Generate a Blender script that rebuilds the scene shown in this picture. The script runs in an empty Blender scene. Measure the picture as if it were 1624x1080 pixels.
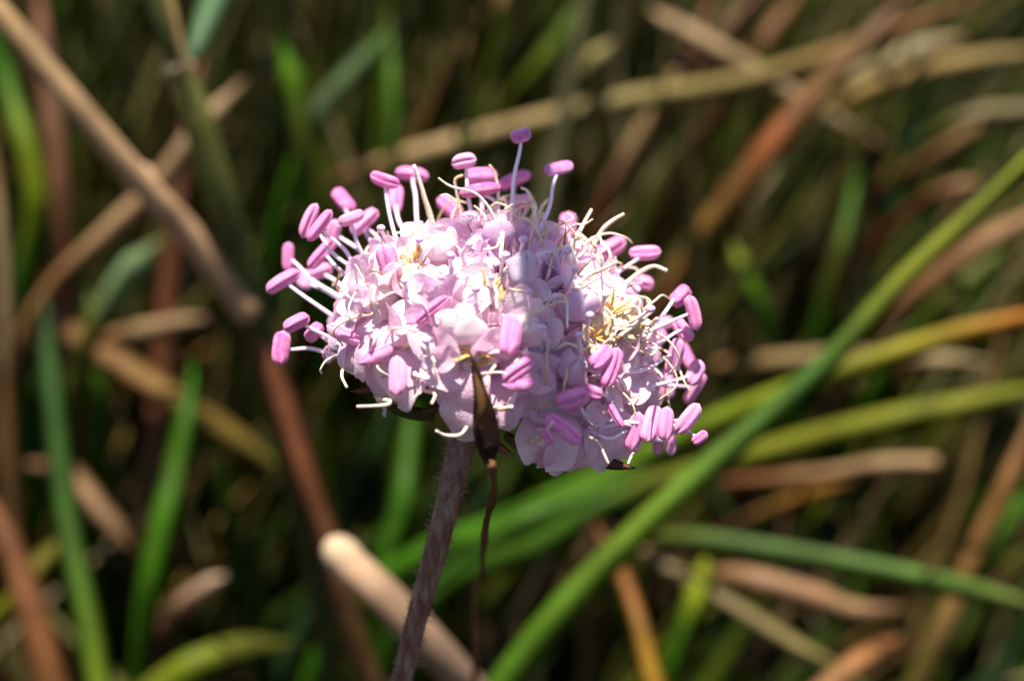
import bpy, math, random
from mathutils import Vector, Matrix, Quaternion, noise

# ------------------------------------------------------------------ scene, camera, light
# 1 Blender unit = 1 cm
sc = bpy.context.scene
sc.unit_settings.system = 'METRIC'
sc.unit_settings.scale_length = 0.01
R = math.radians
rnd = random.Random(11)

HEAD = Vector((0, 0, 22.0))          # centre of the flower head, 22 cm above the soil
D = 9.3                              # camera to flower, cm
FPX = 2213.0                         # focal length in photo pixels
PITCH = R(25)
fwd = Vector((0, math.cos(PITCH), -math.sin(PITCH)))
rgt = Vector((1, 0, 0))
upv = Vector((0, math.sin(PITCH), math.cos(PITCH)))
HPX = (785.0, 600.0)                 # where the head centre stands in the photograph
CAM = HEAD - fwd * D - rgt * ((HPX[0] - 812) * D / FPX) - upv * (-(HPX[1] - 540) * D / FPX)

cd = bpy.data.cameras.new('camera')
cam = bpy.data.objects.new('camera', cd)
sc.collection.objects.link(cam)
cam.location = CAM
cam.rotation_euler = (math.pi / 2 - PITCH, 0, 0)
cd.sensor_width = 36
cd.lens = 36 * FPX / 1624
cd.clip_start = 0.1
cd.clip_end = 6000
cd.dof.use_dof = True
cd.dof.focus_distance = D - 0.62
cd.dof.aperture_fstop = cd.lens * 1e-3 / (2 * 0.118)     # 2.5 mm wide pupil of a phone lens
sc.camera = cam

SUN = (upv * 0.85 + rgt * -0.04 + fwd * -0.42).normalized()   # towards the sun
world = bpy.data.worlds.new('World')
sc.world = world
world.use_nodes = True
wn = world.node_tree.nodes
sky = wn.new('ShaderNodeTexSky')
sky.sky_type = 'NISHITA'
sky.sun_disc = False
sky.sun_elevation = math.asin(SUN.z)
sky.sun_rotation = math.atan2(SUN.x, SUN.y)
wn['Background'].inputs[1].default_value = 0.062
world.node_tree.links.new(sky.outputs[0], wn['Background'].inputs[0])
sl = bpy.data.lights.new('sun', 'SUN')
sl.energy = 5.0
sl.angle = R(0.53)
sl.color = (1.0, 0.93, 0.82)
so = bpy.data.objects.new('sun', sl)
sc.collection.objects.link(so)
so.rotation_euler = SUN.to_track_quat('Z', 'Y').to_euler()
so.location = HEAD + SUN * 100
sc.view_settings.view_transform = 'Standard'
sc.view_settings.look = 'None'
sc.view_settings.gamma = 1
sc.view_settings.use_curve_mapping = False
sc.view_settings.exposure = 1.35
sc.cycles.max_bounces = 8
sc.cycles.transparent_max_bounces = 8
sc.cycles.caustics_reflective = False
sc.cycles.caustics_refractive = False
sc.cycles.sample_clamp_indirect = 4

def P(px, py, d):
    """world point seen at photo pixel px,py at depth d cm"""
    return CAM + fwd * d + rgt * ((px - 812) * d / FPX) - upv * ((py - 540) * d / FPX)

# ------------------------------------------------------------------ helpers
def link(o):
    sc.collection.objects.link(o)
    return o

def mesh(name, vs, fs, mats, smooth=True, cols=None):
    me = bpy.data.meshes.new(name)
    me.from_pydata([tuple(v) for v in vs], [], fs)
    for m in (mats if isinstance(mats, (list, tuple)) else [mats]):
        me.materials.append(m)
    if smooth:
        me.polygons.foreach_set('use_smooth', [True] * len(me.polygons))
    if cols is not None:
        at = me.color_attributes.new('tint', 'FLOAT_COLOR', 'POINT')
        flat = []
        for c in cols:
            flat += [c[0], c[1], c[2], 1.0]
        at.data.foreach_set('color', flat)
    me.update()
    return me

def obj(name, me, parent=None, M=None, color=None):
    o = link(bpy.data.objects.new(name, me))
    if parent is not None:
        o.parent = parent
    if M is not None:
        o.matrix_local = M
    if color is not None:
        o.color = (color[0], color[1], color[2], 1)
    return o

def tag(o, label, cat, group=None, kind=None):
    if label: o['label'] = label
    if cat: o['category'] = cat
    if group: o['group'] = group
    if kind: o['kind'] = kind
    return o

def spline(pts, n):
    """catmull-rom through pts (vectors of any kind), n samples"""
    pts = [Vector(p) for p in pts]
    if len(pts) == 2:
        return [pts[0].lerp(pts[1], i / (n - 1)) for i in range(n)]
    e = [pts[0] * 2 - pts[1]] + pts + [pts[-1] * 2 - pts[-2]]
    out = []
    m = len(pts) - 1
    for i in range(n):
        u = i / (n - 1) * m
        k = min(int(u), m - 1)
        t = u - k
        p0, p1, p2, p3 = e[k], e[k + 1], e[k + 2], e[k + 3]
        out.append(0.5 * ((2 * p1) + (p2 - p0) * t + (2 * p0 - 5 * p1 + 4 * p2 - p3) * t * t + (3 * p1 - p0 - 3 * p2 + p3) * t ** 3))
    return out

def lerp_list(vals, u):
    if not isinstance(vals, (list, tuple)):
        return vals
    k = u * (len(vals) - 1)
    i = min(int(k), len(vals) - 2)
    f = k - i
    a, b = vals[i], vals[i + 1]
    if isinstance(a, (int, float)):
        return a * (1 - f) + b * f
    return tuple(x * (1 - f) + y * f for x, y in zip(a, b))

def frames(ps):
    """parallel-transport frames along a polyline"""
    n = len(ps)
    ts = []
    for i in range(n):
        t = ps[min(i + 1, n - 1)] - ps[max(i - 1, 0)]
        ts.append(t.normalized() if t.length > 1e-9 else Vector((0, 0, 1)))
    a = ts[0].orthogonal().normalized()
    out = []
    for i in range(n):
        a = (a - ts[i] * a.dot(ts[i]))
        a = a.normalized() if a.length > 1e-9 else ts[i].orthogonal().normalized()
        out.append((ts[i], a, ts[i].cross(a)))
    return out

def tube_data(ps, radius, sides=7, jitter=0.0, cap=True):
    vs, fs = [], []
    fr = frames(ps)
    n = len(ps)
    for i, (p, (t, a, b)) in enumerate(zip(ps, fr)):
        r = radius(i / (n - 1)) if callable(radius) else lerp_list(radius, i / (n - 1))
        for k in range(sides):
            th = 2 * math.pi * k / sides
            rr = r * (1 + jitter * noise.noise(p * 9 + Vector((k * 1.7, 0, 0))))
            vs.append(p + a * (rr * math.cos(th)) + b * (rr * math.sin(th)))
    for i in range(n - 1):
        for k in range(sides):
            k2 = (k + 1) % sides
            fs.append((i * sides + k, i * sides + k2, (i + 1) * sides + k2, (i + 1) * sides + k))
    if cap:
        c0 = len(vs); vs.append(ps[0])
        c1 = len(vs); vs.append(ps[-1])
        for k in range(sides):
            k2 = (k + 1) % sides
            fs.append((c0, k2, k))
            fs.append((c1, (n - 1) * sides + k, (n - 1) * sides + k2))
    return vs, fs

# ------------------------------------------------------------------ materials
def new_mat(name):
    m = bpy.data.materials.new(name)
    m.use_nodes = True
    nt = m.node_tree
    nt.nodes.clear()
    out = nt.nodes.new('ShaderNodeOutputMaterial')
    def nd(kind, **kw):
        x = nt.nodes.new('ShaderNode' + kind)
        for k, v in kw.items():
            if k.startswith('i_'):
                key = k[2:].replace('_', ' ')
                key = int(key) if key.isdigit() else key
                x.inputs[key].default_value = v
            else:
                setattr(x, k, v)
        return x
    def ln(a, b):
        nt.links.new(a, b)
    return m, nd, ln, out

def mixcol(nd, ln, a, b, fac, mode='MIX'):
    x = nd('Mix', data_type='RGBA', blend_type=mode)
    x.clamp_factor = True
    if isinstance(fac, (int, float)): x.inputs[0].default_value = fac
    else: ln(fac, x.inputs[0])
    for v, s in ((a, 6), (b, 7)):
        if isinstance(v, tuple): x.inputs[s].default_value = (*v, 1) if len(v) == 3 else v
        else: ln(v, x.inputs[s])
    return x.outputs[2]

def ramp(nd, ln, src, stops):
    r = nd('ValToRGB')
    e = r.color_ramp.elements
    while len(e) < len(stops): e.new(0.5)
    for el, (p, c) in zip(e, stops):
        el.position = p
        el.color = (c, c, c, 1) if isinstance(c, (int, float)) else (*c, 1)
    ln(src, r.inputs[0])
    return r.outputs[0]

def petal_material():
    m, nd, ln, out = new_mat('petal')
    oi = nd('ObjectInfo')
    tc = nd('TexCoord')
    at = nd('Attribute', attribute_name='tint')
    # geometry carries tint.r = distance along the lobe, tint.g = across it
    sp = nd('SeparateColor'); ln(at.outputs['Color'], sp.inputs[0])
    off = nd('VectorMath', operation='ADD'); ln(tc.outputs['Object'], off.inputs[0])
    cmb = nd('CombineXYZ'); ln(oi.outputs['Random'], cmb.inputs[0])
    sc10 = nd('VectorMath', operation='SCALE'); ln(cmb.outputs[0], sc10.inputs[0]); sc10.inputs[3].default_value = 40
    ln(sc10.outputs[0], off.inputs[1])
    n1 = nd('TexNoise', i_Scale=9.0, i_Detail=4.0); ln(off.outputs[0], n1.inputs['Vector'])
    n2 = nd('TexNoise', i_Scale=60.0, i_Detail=3.0); ln(off.outputs[0], n2.inputs['Vector'])
    vo = nd('TexVoronoi', i_Scale=70.0); ln(off.outputs[0], vo.inputs['Vector'])
    f1 = ramp(nd, ln, n1.outputs[0], [(0.35, 0.0), (0.7, 1.0)])
    base = mixcol(nd, ln, oi.outputs['Color'], (0.86, 0.74, 0.78), f1)
    base = mixcol(nd, ln, base, oi.outputs['Color'], 0.45)
    # the throat of each lobe runs to a deeper violet pink, veins too
    thr = ramp(nd, ln, sp.outputs[0], [(0.0, 0.4), (0.4, 0.0)])
    base = mixcol(nd, ln, base, (0.62, 0.33, 0.56), thr)
    rimw = ramp(nd, ln, sp.outputs[0], [(0.78, 0.0), (1.0, 0.5)])
    base = mixcol(nd, ln, base, (0.93, 0.86, 0.88), rimw)
    vein = nd('Math', operation='SINE')
    mul = nd('Math', operation='MULTIPLY', i_1=34.0); ln(sp.outputs[1], mul.inputs[0]); ln(mul.outputs[0], vein.inputs[0])
    vf = ramp(nd, ln, vein.outputs[0], [(0.80, 0.0), (1.0, 0.10)])
    base = mixcol(nd, ln, base, (0.48, 0.26, 0.55), vf)
    # rare tan flecks
    fl = ramp(nd, ln, n2.outputs[0], [(0.70, 0.0), (0.78, 0.5)])
    base = mixcol(nd, ln, base, (0.45, 0.26, 0.16), fl)
    bp = nd('Bump', i_Strength=0.4, i_Distance=0.007)
    hs = nd('Math', operation='ADD'); ln(vo.outputs['Distance'], hs.inputs[0]); ln(n2.outputs[0], hs.inputs[1])
    ln(hs.outputs[0], bp.inputs['Height'])
    pb = nd('BsdfPrincipled', i_Roughness=0.34)
    pb.inputs['Specular IOR Level'].default_value = 0.5
    ln(base, pb.inputs['Base Color']); ln(bp.outputs[0], pb.inputs['Normal'])
    tb = mixcol(nd, ln, base, (1.0, 0.86, 0.98), 1.0, 'MULTIPLY')
    tr = nd('BsdfTranslucent'); ln(tb, tr.inputs['Color']); ln(bp.outputs[0], tr.inputs['Normal'])
    mx = nd('MixShader', i_0=0.45); ln(pb.outputs[0], mx.inputs[1]); ln(tr.outputs[0], mx.inputs[2])
    ln(mx.outputs[0], out.inputs[0])
    return m

def flesh_material(name, rough=0.45, sss=0.25, rad=0.03, noise_scale=70, bump=0.35, var=None, varf=0.5, spec=0.4, bdist=0.01):
    """smooth plant tissue coloured by the object's own colour"""
    m, nd, ln, out = new_mat(name)
    oi = nd('ObjectInfo')
    tc = nd('TexCoord')
    n1 = nd('TexNoise', i_Scale=noise_scale, i_Detail=3.0); ln(tc.outputs['Object'], n1.inputs['Vector'])
    n2 = nd('TexNoise', i_Scale=noise_scale * 0.14, i_Detail=3.0); ln(tc.outputs['Object'], n2.inputs['Vector'])
    col = oi.outputs['Color']
    if var:
        f = ramp(nd, ln, n2.outputs[0], [(0.4, 0.0), (0.75, varf)])
        col = mixcol(nd, ln, col, var, f)
    bp = nd('Bump', i_Strength=bump, i_Distance=bdist)
    ln(n1.outputs[0], bp.inputs['Height'])
    pb = nd('BsdfPrincipled', i_Roughness=rough)
    pb.inputs['Specular IOR Level'].default_value = spec
    pb.inputs['Subsurface Weight'].default_value = sss
    pb.inputs['Subsurface Radius'].default_value = (1.0, 0.6, 0.8)
    pb.inputs['Subsurface Scale'].default_value = rad
    ln(col, pb.inputs['Base Color']); ln(bp.outputs[0], pb.inputs['Normal'])
    ln(pb.outputs[0], out.inputs[0])
    return m

def blade_material(name, transl=0.4, rough=0.45, grain=1.0, tint=(1.15, 0.98, 0.4)):
    """grass tissue: colour along the blade from the mesh, fine length-wise fibres"""
    m, nd, ln, out = new_mat(name)
    at = nd('Attribute', attribute_name='tint')
    tc = nd('TexCoord')
    n1 = nd('TexNoise', i_Scale=1.6, i_Detail=5.0); ln(tc.outputs['Object'], n1.inputs['Vector'])
    n2 = nd('TexNoise', i_Scale=14.0, i_Detail=4.0); ln(tc.outputs['Object'], n2.inputs['Vector'])
    f1 = ramp(nd, ln, n1.outputs[0], [(0.3, 0.48), (0.75, 1.0)])
    col = mixcol(nd, ln, at.outputs['Color'], f1, 1.0, 'MULTIPLY')
    f2 = ramp(nd, ln, n2.outputs[0], [(0.55, 0.0), (0.8, 0.35 * grain)])
    col = mixcol(nd, ln, col, (0.16, 0.075, 0.03), f2)
    bp = nd('Bump', i_Strength=0.3, i_Distance=0.02); ln(n2.outputs[0], bp.inputs['Height'])
    pb = nd('BsdfPrincipled', i_Roughness=rough)
    pb.inputs['Specular IOR Level'].default_value = 0.12
    ln(col, pb.inputs['Base Color']); ln(bp.outputs[0], pb.inputs['Normal'])
    tcol = mixcol(nd, ln, col, tint, 1.0, 'MULTIPLY')
    tr = nd('BsdfTranslucent'); ln(tcol, tr.inputs['Color'])
    mx = nd('MixShader', i_0=transl); ln(pb.outputs[0], mx.inputs[1]); ln(tr.outputs[0], mx.inputs[2])
    ln(mx.outputs[0], out.inputs[0])
    return m

M_PETAL = petal_material()
M_ANTHER = flesh_material('anther', 0.42, 0.08, 0.02, 26, 0.8, (0.91, 0.60, 0.74), 0.6, 0.55, 0.02)
M_THREAD = flesh_material('filament', 0.4, 0.35, 0.03, 60, 0.2, (0.80, 0.66, 0.74), 0.4)
M_DRY = flesh_material('dried_thread', 0.6, 0.15, 0.02, 60, 0.6, (0.48, 0.27, 0.10), 0.75)
M_BLADE = blade_material('grass_blade', 0.42)
M_STRAW = blade_material('straw', 0.15, 0.6, 1.0, (1.1, 0.9, 0.6))

def stem_material():
    m, nd, ln, out = new_mat('flower_stem')
    at = nd('Attribute', attribute_name='tint')
    tc = nd('TexCoord')
    mp = nd('Mapping'); mp.inputs['Scale'].default_value = (14, 14, 3.2); ln(tc.outputs['Object'], mp.inputs[0])
    n1 = nd('TexNoise', i_Scale=1.6, i_Detail=5.0); ln(mp.outputs[0], n1.inputs['Vector'])
    f1 = ramp(nd, ln, n1.outputs[0], [(0.42, 0.0), (0.66, 1.0)])
    col = mixcol(nd, ln, at.outputs['Color'], (0.24, 0.16, 0.12), f1)
    bp = nd('Bump', i_Strength=0.6, i_Distance=0.02); ln(n1.outputs[0], bp.inputs['Height'])
    pb = nd('BsdfPrincipled', i_Roughness=0.6)
    ln(col, pb.inputs['Base Color']); ln(bp.outputs[0], pb.inputs['Normal'])
    ln(pb.outputs[0], out.inputs[0])
    return m
M_STEM = stem_material()

def hair_material():
    m, nd, ln, out = new_mat('stem_hair')
    oi = nd('ObjectInfo')
    df = nd('BsdfDiffuse'); ln(oi.outputs['Color'], df.inputs[0])
    tr = nd('BsdfTranslucent'); ln(oi.outputs['Color'], tr.inputs[0])
    mx = nd('MixShader', i_0=0.5); ln(df.outputs[0], mx.inputs[1]); ln(tr.outputs[0], mx.inputs[2])
    ln(mx.outputs[0], out.inputs[0])
    return m
M_HAIR = hair_material()

def soil_material():
    m, nd, ln, out = new_mat('soil')
    tc = nd('TexCoord')
    n1 = nd('TexNoise', i_Scale=0.6, i_Detail=8.0); ln(tc.outputs['Object'], n1.inputs['Vector'])
    c = ramp(nd, ln, n1.outputs[0], [(0.3, (0.012, 0.009, 0.005)), (0.7, (0.05, 0.035, 0.018))])
    bp = nd('Bump', i_Strength=1.0, i_Distance=0.5); ln(n1.outputs[0], bp.inputs['Height'])
    pb = nd('BsdfPrincipled', i_Roughness=0.95)
    ln(c, pb.inputs['Base Color']); ln(bp.outputs[0], pb.inputs['Normal'])
    ln(pb.outputs[0], out.inputs[0])
    return m

# ------------------------------------------------------------------ the ground
def ground():
    vs, fs = [], []
    xs = [-4000, -1500, -500, -200] + [x * 8 - 120 for x in range(31)] + [200, 500, 1500, 4000]
    ys = [-4000, -1500, -400, -120] + [y * 8 - 60 for y in range(33)] + [300, 700, 1500, 4000]
    for y in ys:
        for x in xs:
            vs.append((x, y, noise.noise(Vector((x, y, 0)) * 0.05) * 1.2))
    n = len(xs)
    for j in range(len(ys) - 1):
        for i in range(n - 1):
            fs.append((j * n + i, j * n + i + 1, (j + 1) * n + i + 1, (j + 1) * n + i))
    o = obj('ground', mesh('ground', vs, fs, soil_material()))
    tag(o, 'dark brown soil under the meadow grass', 'ground', kind='structure')
ground()

# ------------------------------------------------------------------ the mass of grass behind
GREENS = [(0.04, 0.12, 0.008), (0.07, 0.16, 0.008), (0.12, 0.18, 0.010), (0.03, 0.09, 0.010), (0.15, 0.18, 0.015), (0.04, 0.11, 0.03)]
STRAWS = [(0.40, 0.29, 0.14), (0.30, 0.19, 0.08), (0.24, 0.11, 0.04), (0.17, 0.075, 0.035), (0.46, 0.36, 0.20), (0.34, 0.20, 0.05), (0.26, 0.22, 0.06)]

def ribbon_into(vs, fs, cols, ps, widths, side0, col_fn, thick=0.12):
    """closed lens-shaped ribbon (6 points round) along ps"""
    n = len(ps)
    b0 = len(vs)
    side = side0
    for i, p in enumerate(ps):
        t = (ps[min(i + 1, n - 1)] - ps[max(i - 1, 0)]).normalized()
        side = side - t * side.dot(t)
        side.normalize()
        nor = side.cross(t)
        w = widths(i / (n - 1)) * 0.5
        c = col_fn(i / (n - 1))
        for a, h in ((-1, 0.25), (0, -0.12), (1, 0.25), (0, 0.12)):
            vs.append(p + side * (a * w) + nor * (h * w * thick * 8))
            cols.append(c)
    for i in range(n - 1):
        for k in range(4):
            a = b0 + i * 4 + k
            b = b0 + i * 4 + (k + 1) % 4
            fs.append((a, b, b + 4, a + 4))

def grass_mass(name, label, count, palette, seed, mat, hmin, hmax, wmin, wmax, lean, ymin, ymax, curl, droop):
    r = random.Random(seed)
    vs, fs, cols = [], [], []
    k = 0
    while k < count:
        y = ymin + (ymax - ymin) * r.random() ** 1.35
        half = (y + 10) * 0.44 + 7
        x = r.uniform(-half * 1.75, half * 1.5)
        k += 1
        if palette is STRAWS and x < 0 and r.random() < 0.5:
            continue
        h = r.uniform(hmin, hmax)
        base = Vector((x, y, -0.6))
        side_lean = lean(max(-1.0, min(1.0, x / half)), r)
        az = r.gauss(0, 0.5)
        d = Vector((math.sin(side_lean) * math.cos(az), math.sin(side_lean) * math.sin(az), math.cos(side_lean)))
        bend = Vector((d.x * 1.2 + r.gauss(0, 0.25), r.gauss(0, 0.35), -0.15)) * droop * r.random()
        n = 7
        ps = []
        for i in range(n):
            u = i / (n - 1)
            p = base + d * (h * u) + bend * (h * u * u * 0.6) + Vector((r.gauss(0, curl), r.gauss(0, curl), 0)) * u
            ps.append(p)
        # nothing may lean into the space between lens and flower
        if any((p - CAM).dot(fwd) < 23 and p.z > 6 for p in ps):
            continue
        w = r.uniform(wmin, wmax)
        c0 = Vector(r.choice(palette)) * (r.uniform(0.14, 0.5) if r.random() < 0.72 else r.uniform(0.5, 1.0)) * (1.15 if palette is GREENS else 0.85)  # most blades darkened: shade of dense grass put into their colour
        c1 = c0.lerp(Vector(r.choice(STRAWS)), r.random() ** 2.5)
        a = r.uniform(0, math.pi)
        side = Vector((math.cos(a), math.sin(a), 0.1))
        ribbon_into(vs, fs, cols, ps, lambda u, w=w: w * (0.75 + 0.5 * u) * max(0.06, 1 - u ** 3.0), side,
                    lambda u, c0=c0, c1=c1: tuple(c0.lerp(c1, u * u)))
    o = obj(name, mesh(name, vs, fs, mat, cols=cols))
    tag(o, label, 'grass', kind='stuff')

def lean_green(fx, r):
    return r.gauss(0.30 + 0.55 * max(-0.45, fx), 0.28)
def lean_dry(fx, r):
    return r.gauss(0.45 + 0.65 * max(-0.7, fx), 0.45)
grass_mass('grass', 'thick mass of green meadow grass behind the flower', 5600, GREENS, 3, M_BLADE, 12, 28, 0.30, 0.75, lean_green, 7, 85, 0.25, 0.5)
grass_mass('dry_grass', 'tangle of dead straw and brown grass among the green', 3600, STRAWS, 5, M_STRAW, 8, 25, 0.20, 0.55, lean_dry, 7, 85, 0.45, 0.8)

# ------------------------------------------------------------------ single blades and stalks that can be told apart
GR_G, GR_Y, GR_T, GR_O = (0.05, 0.16, 0.006), (0.18, 0.24, 0.006), (0.04, 0.15, 0.045), (0.12, 0.13, 0.018)
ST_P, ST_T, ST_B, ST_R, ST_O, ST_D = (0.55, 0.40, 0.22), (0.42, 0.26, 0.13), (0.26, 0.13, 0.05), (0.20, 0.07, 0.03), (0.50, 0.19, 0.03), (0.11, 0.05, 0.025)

def dpt(d):
    return D + (d - D) * 2.1

def blade(name, label, cat, pts, wpx, cols, flat=True, turn=25, root=None, group=None, extra=None, tip=None):
    """pts: (px, py, depth) from the lower end up; wpx: width(s) in photo pixels; root: 'down' grows it on to the soil"""
    pts = [(x, y, dpt(d)) for x, y, d in pts]
    ps = [P(*p) for p in pts]
    ds = [p[2] for p in pts]
    n = 40
    cs = spline(ps, n)
    dd = [ds[min(int(i / (n - 1) * (len(ds) - 1) + 0.5), len(ds) - 1)] for i in range(n)]
    W = [lerp_list(wpx, i / (n - 1)) * dd[i] / FPX for i in range(n)]
    C = [lerp_list(cols, i / (n - 1)) for i in range(n)]
    if root:
        # continue from the lower end to the soil
        t = (cs[0] - cs[1]).normalized()
        p = cs[0].copy()
        ext = []
        d = t.copy()
        away = Vector((0, 0.35 if root == 'away' else 0.05, -1)).normalized()
        while p.z > -0.5 and len(ext) < 60:
            d = d.lerp(away, 0.22).normalized()
            p = p + d * 0.8
            ext.append(p.copy())
        ext.reverse()
        cs = ext + cs
        W = [W[0]] * len(ext) + W
        C = [C[0]] * len(ext) + C
    base = cs[0].copy()
    loc = [p - base for p in cs]
    m = len(loc)
    wf0 = lambda u: lerp_list(W, u)
    wf = wf0 if 'broken end' in label or extra else (lambda u: wf0(u) * max(0.12, min(1.0, (1 - u) / 0.16) ** 0.6) * (1.0 if root else max(0.12, min(1.0, u / 0.16) ** 0.6)))
    cf = lambda u: lerp_list(C, u)
    if flat:
        vs, fs, co = [], [], []
        t = (loc[-1] - loc[m // 2]).normalized()
        side = t.cross(fwd)
        side = Quaternion(t, R(turn)) @ side
        ribbon_into(vs, fs, co, loc, (lambda u: wf(u) / max(0.5, math.cos(R(turn)))) if tip is None else
                    (lambda u: wf(u) / max(0.5, math.cos(R(turn))) * max(0.05, 1 - max(0, (u - tip) / (1 - tip)) ** 2)), side, cf)
        me = mesh(name, vs, fs, M_BLADE, cols=co)
    else:
        sides = 12
        vs, fs = tube_data(loc, lambda u: wf(u) * 0.5, sides)
        co = []
        for i in range(m):
            co += [cf(i / (m - 1))] * sides
        co += [C[0], C[-1]]
        me = mesh(name, vs, fs, M_STRAW, cols=co)
    if extra:
        e = link(bpy.data.objects.new(name, None))
        e.empty_display_size = 0.2
        e.location = base
        tag(e, label, cat, group)
        obj(extra, me, e)
        return e, base
    o = obj(name, me)
    o.location = base
    tag(o, label, cat, group)
    return o, base

def knot(parent, base, name, px, py, d, along, r1, r2, col, mat=None):
    """a swollen node on a stalk; along = pixel direction"""
    d = dpt(d)
    c = P(px, py, d) - base
    dv = (P(px + along[0], py + along[1], d) - P(px, py, d)).normalized()
    ps = [c + dv * (s * r1 * d / FPX) for s in (-1.25, -1.1, -0.8, -0.4, 0, 0.4, 0.8, 1.1, 1.25)]
    rad = [r2 * d / FPX * x for x in (0.15, 0.55, 0.86, 1.04, 1.1, 1.04, 0.86, 0.55, 0.15)]
    vs, fs = tube_data(ps, rad, 12)
    o = obj(name, mesh(name, vs, fs, mat or M_STRAW, cols=[col] * len(vs)), parent)
    return o

# left side
e, b = blade('dry_stalk', 'thick tan dry grass stalk slanting down beside the flower, ending in shade', 'stalk',
      [(396, 500, 12.9), (300, 372, 12.6), (200, 262, 12.3), (95, 135, 12.1), (-40, -25, 12.0)], [46, 44, 42, 40, 40],
      [ST_T, (0.50, 0.30, 0.17), (0.46, 0.29, 0.15), (0.44, 0.28, 0.14), (0.40, 0.25, 0.11)], flat=False, extra='culm')
knot(e, b, 'node', 222, 322 - 37, 12.4, (-0.72, -0.7), 26, 23, (0.52, 0.34, 0.2))
e, b = blade('broken_stalk', 'pale dry stalk with a swollen bright node crossing behind the flower stem', 'stalk',
      [(780, 1130, 12.0), (700, 1040, 11.7), (610, 945, 11.6), (552, 890, 11.75), (528, 858, 12.0)], [52, 60, 60, 54, 6],
      [(0.16, 0.10, 0.06), (0.28, 0.18, 0.12), (0.40, 0.25, 0.15), (0.46, 0.30, 0.18), (0.30, 0.13, 0.06)], flat=False, extra='culm', root='down')  # shading put into the culm colour, darker towards its foot
knot(e, b, 'node', 546, 884, 11.75, (0.68, 0.72), 32, 27, (0.62, 0.45, 0.28))
blade('shaded_stalk_middle', 'dry stalk middle, shade painted in reddish brown, running from the tan stalk down to the bright node', 'stalk',
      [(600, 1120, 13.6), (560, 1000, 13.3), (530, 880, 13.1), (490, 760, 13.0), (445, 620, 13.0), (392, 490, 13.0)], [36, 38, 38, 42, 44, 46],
      [ST_B, ST_B, (0.30, 0.13, 0.06), ST_R, ST_R, ST_R], turn=30, root='away')  # reddish brown colour holds the shade on the stalk's middle
e, b = blade('green_culm', 'olive green grass culm with a node and a side leaf, near the tan stalk', 'stalk',
      [(440, 640, 13.4), (405, 500, 13.0), (355, 330, 12.6), (318, 205, 12.4), (285, 112, 12.3)], [46, 48, 50, 50, 44],
      [(0.05, 0.06, 0.015), (0.06, 0.075, 0.018), (0.11, 0.12, 0.03), (0.15, 0.16, 0.035), (0.22, 0.22, 0.05)], flat=False, extra='culm', root='away')
vs, fs = tube_data([p - b for p in spline([P(285, 112, dpt(12.3)), P(268, 60, dpt(12.2)), P(238, -30, dpt(12.1))], 12)], [0.11, 0.125, 0.13], 12)
obj('upper_culm', mesh('upper_culm', vs, fs, M_STRAW, cols=[(0.12, 0.13, 0.035)] * len(vs)), e)
knot(e, b, 'node', 284, 112, 12.3, (-0.3, -0.95), 13, 25, (0.50, 0.36, 0.22))
vs, fs, co = [], [], []
ribbon_into(vs, fs, co, [p - b for p in spline([P(292, 112, dpt(12.3)), P(308, 84, dpt(12.3)), P(326, 40, dpt(12.4)), P(352, -30, dpt(12.6))], 14)],
            lambda u: (0.12 + 0.26 * u), rgt.copy(), lambda u: (0.10, 0.20, 0.085))
obj('leaf', mesh('leaf', vs, fs, M_BLADE, cols=co), e)
vs, fs, co = [], [], []
ribbon_into(vs, fs, co, [p - b for p in spline([P(297, 118, dpt(12.2)), P(286, 70, dpt(12.15)), P(262, -30, dpt(12.1))], 14)],
            lambda u: 0.10, rgt.copy(), lambda u: (0.44, 0.30, 0.12))
obj('sheath_edge', mesh('sheath_edge', vs, fs, M_STRAW, cols=co), e)

blade('grass_blade', 'long teal green grass blade standing upright along the edge of the meadow, nearly straight', 'grass blade',
      [(165, 1130, 14.0), (140, 980, 14.2), (112, 850, 14.4), (92, 700, 14.6), (78, 560, 14.8), (70, 460, 15)], [40, 40, 38, 36, 34, 24],
      [(0.13, 0.19, 0.01), (0.09, 0.17, 0.010), (0.06, 0.14, 0.016), (0.05, 0.12, 0.02), (0.04, 0.10, 0.02), (0.03, 0.07, 0.01)], root='down')
blade('grass_blade', 'short bright green blade curving up between the teal blade and the flower stem', 'grass blade',
      [(225, 1010, 15.2), (238, 930, 15), (258, 830, 15), (280, 740, 15.2), (300, 640, 15.4), (308, 560, 15.8)], [30, 40, 42, 40, 30, 14],
      [GR_G, (0.055, 0.17, 0.006), (0.06, 0.18, 0.006), (0.06, 0.15, 0.006), GR_G, GR_G], root='away', turn=15)
blade('dry_stalk', 'rusty brown stalk rising in the corner beside the long teal blade', 'stalk',
      [(95, 1130, 13.3), (60, 1000, 13.3), (25, 890, 13.4), (-20, 780, 13.5)], [50, 48, 42, 36], [(0.14,0.06,0.02), (0.16, 0.06, 0.018), (0.16, 0.06, 0.02), (0.14,0.06,0.02)], root='down', flat=False)
blade('straw', 'tan straw passing behind the tan stalk and the olive culm', 'straw',
      [(95, 440, 15.5), (180, 362, 15.3), (258, 285, 15.2), (330, 190, 15.0), (390, 125, 15.2)], [26, 32, 32, 34, 20], [ST_B, ST_T, ST_T, ST_P, ST_T], root='away')
blade('grass_blade', 'pale grey green leaf tip showing behind the lower end of the tan stalk', 'grass blade',
      [(150, 520, 15.6), (185, 468, 15.4), (215, 425, 15.2), (262, 375, 15.2)], [30, 44, 44, 22], [GR_O, (0.17, 0.27, 0.12), (0.2, 0.3, 0.14), GR_O], root='away')
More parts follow.
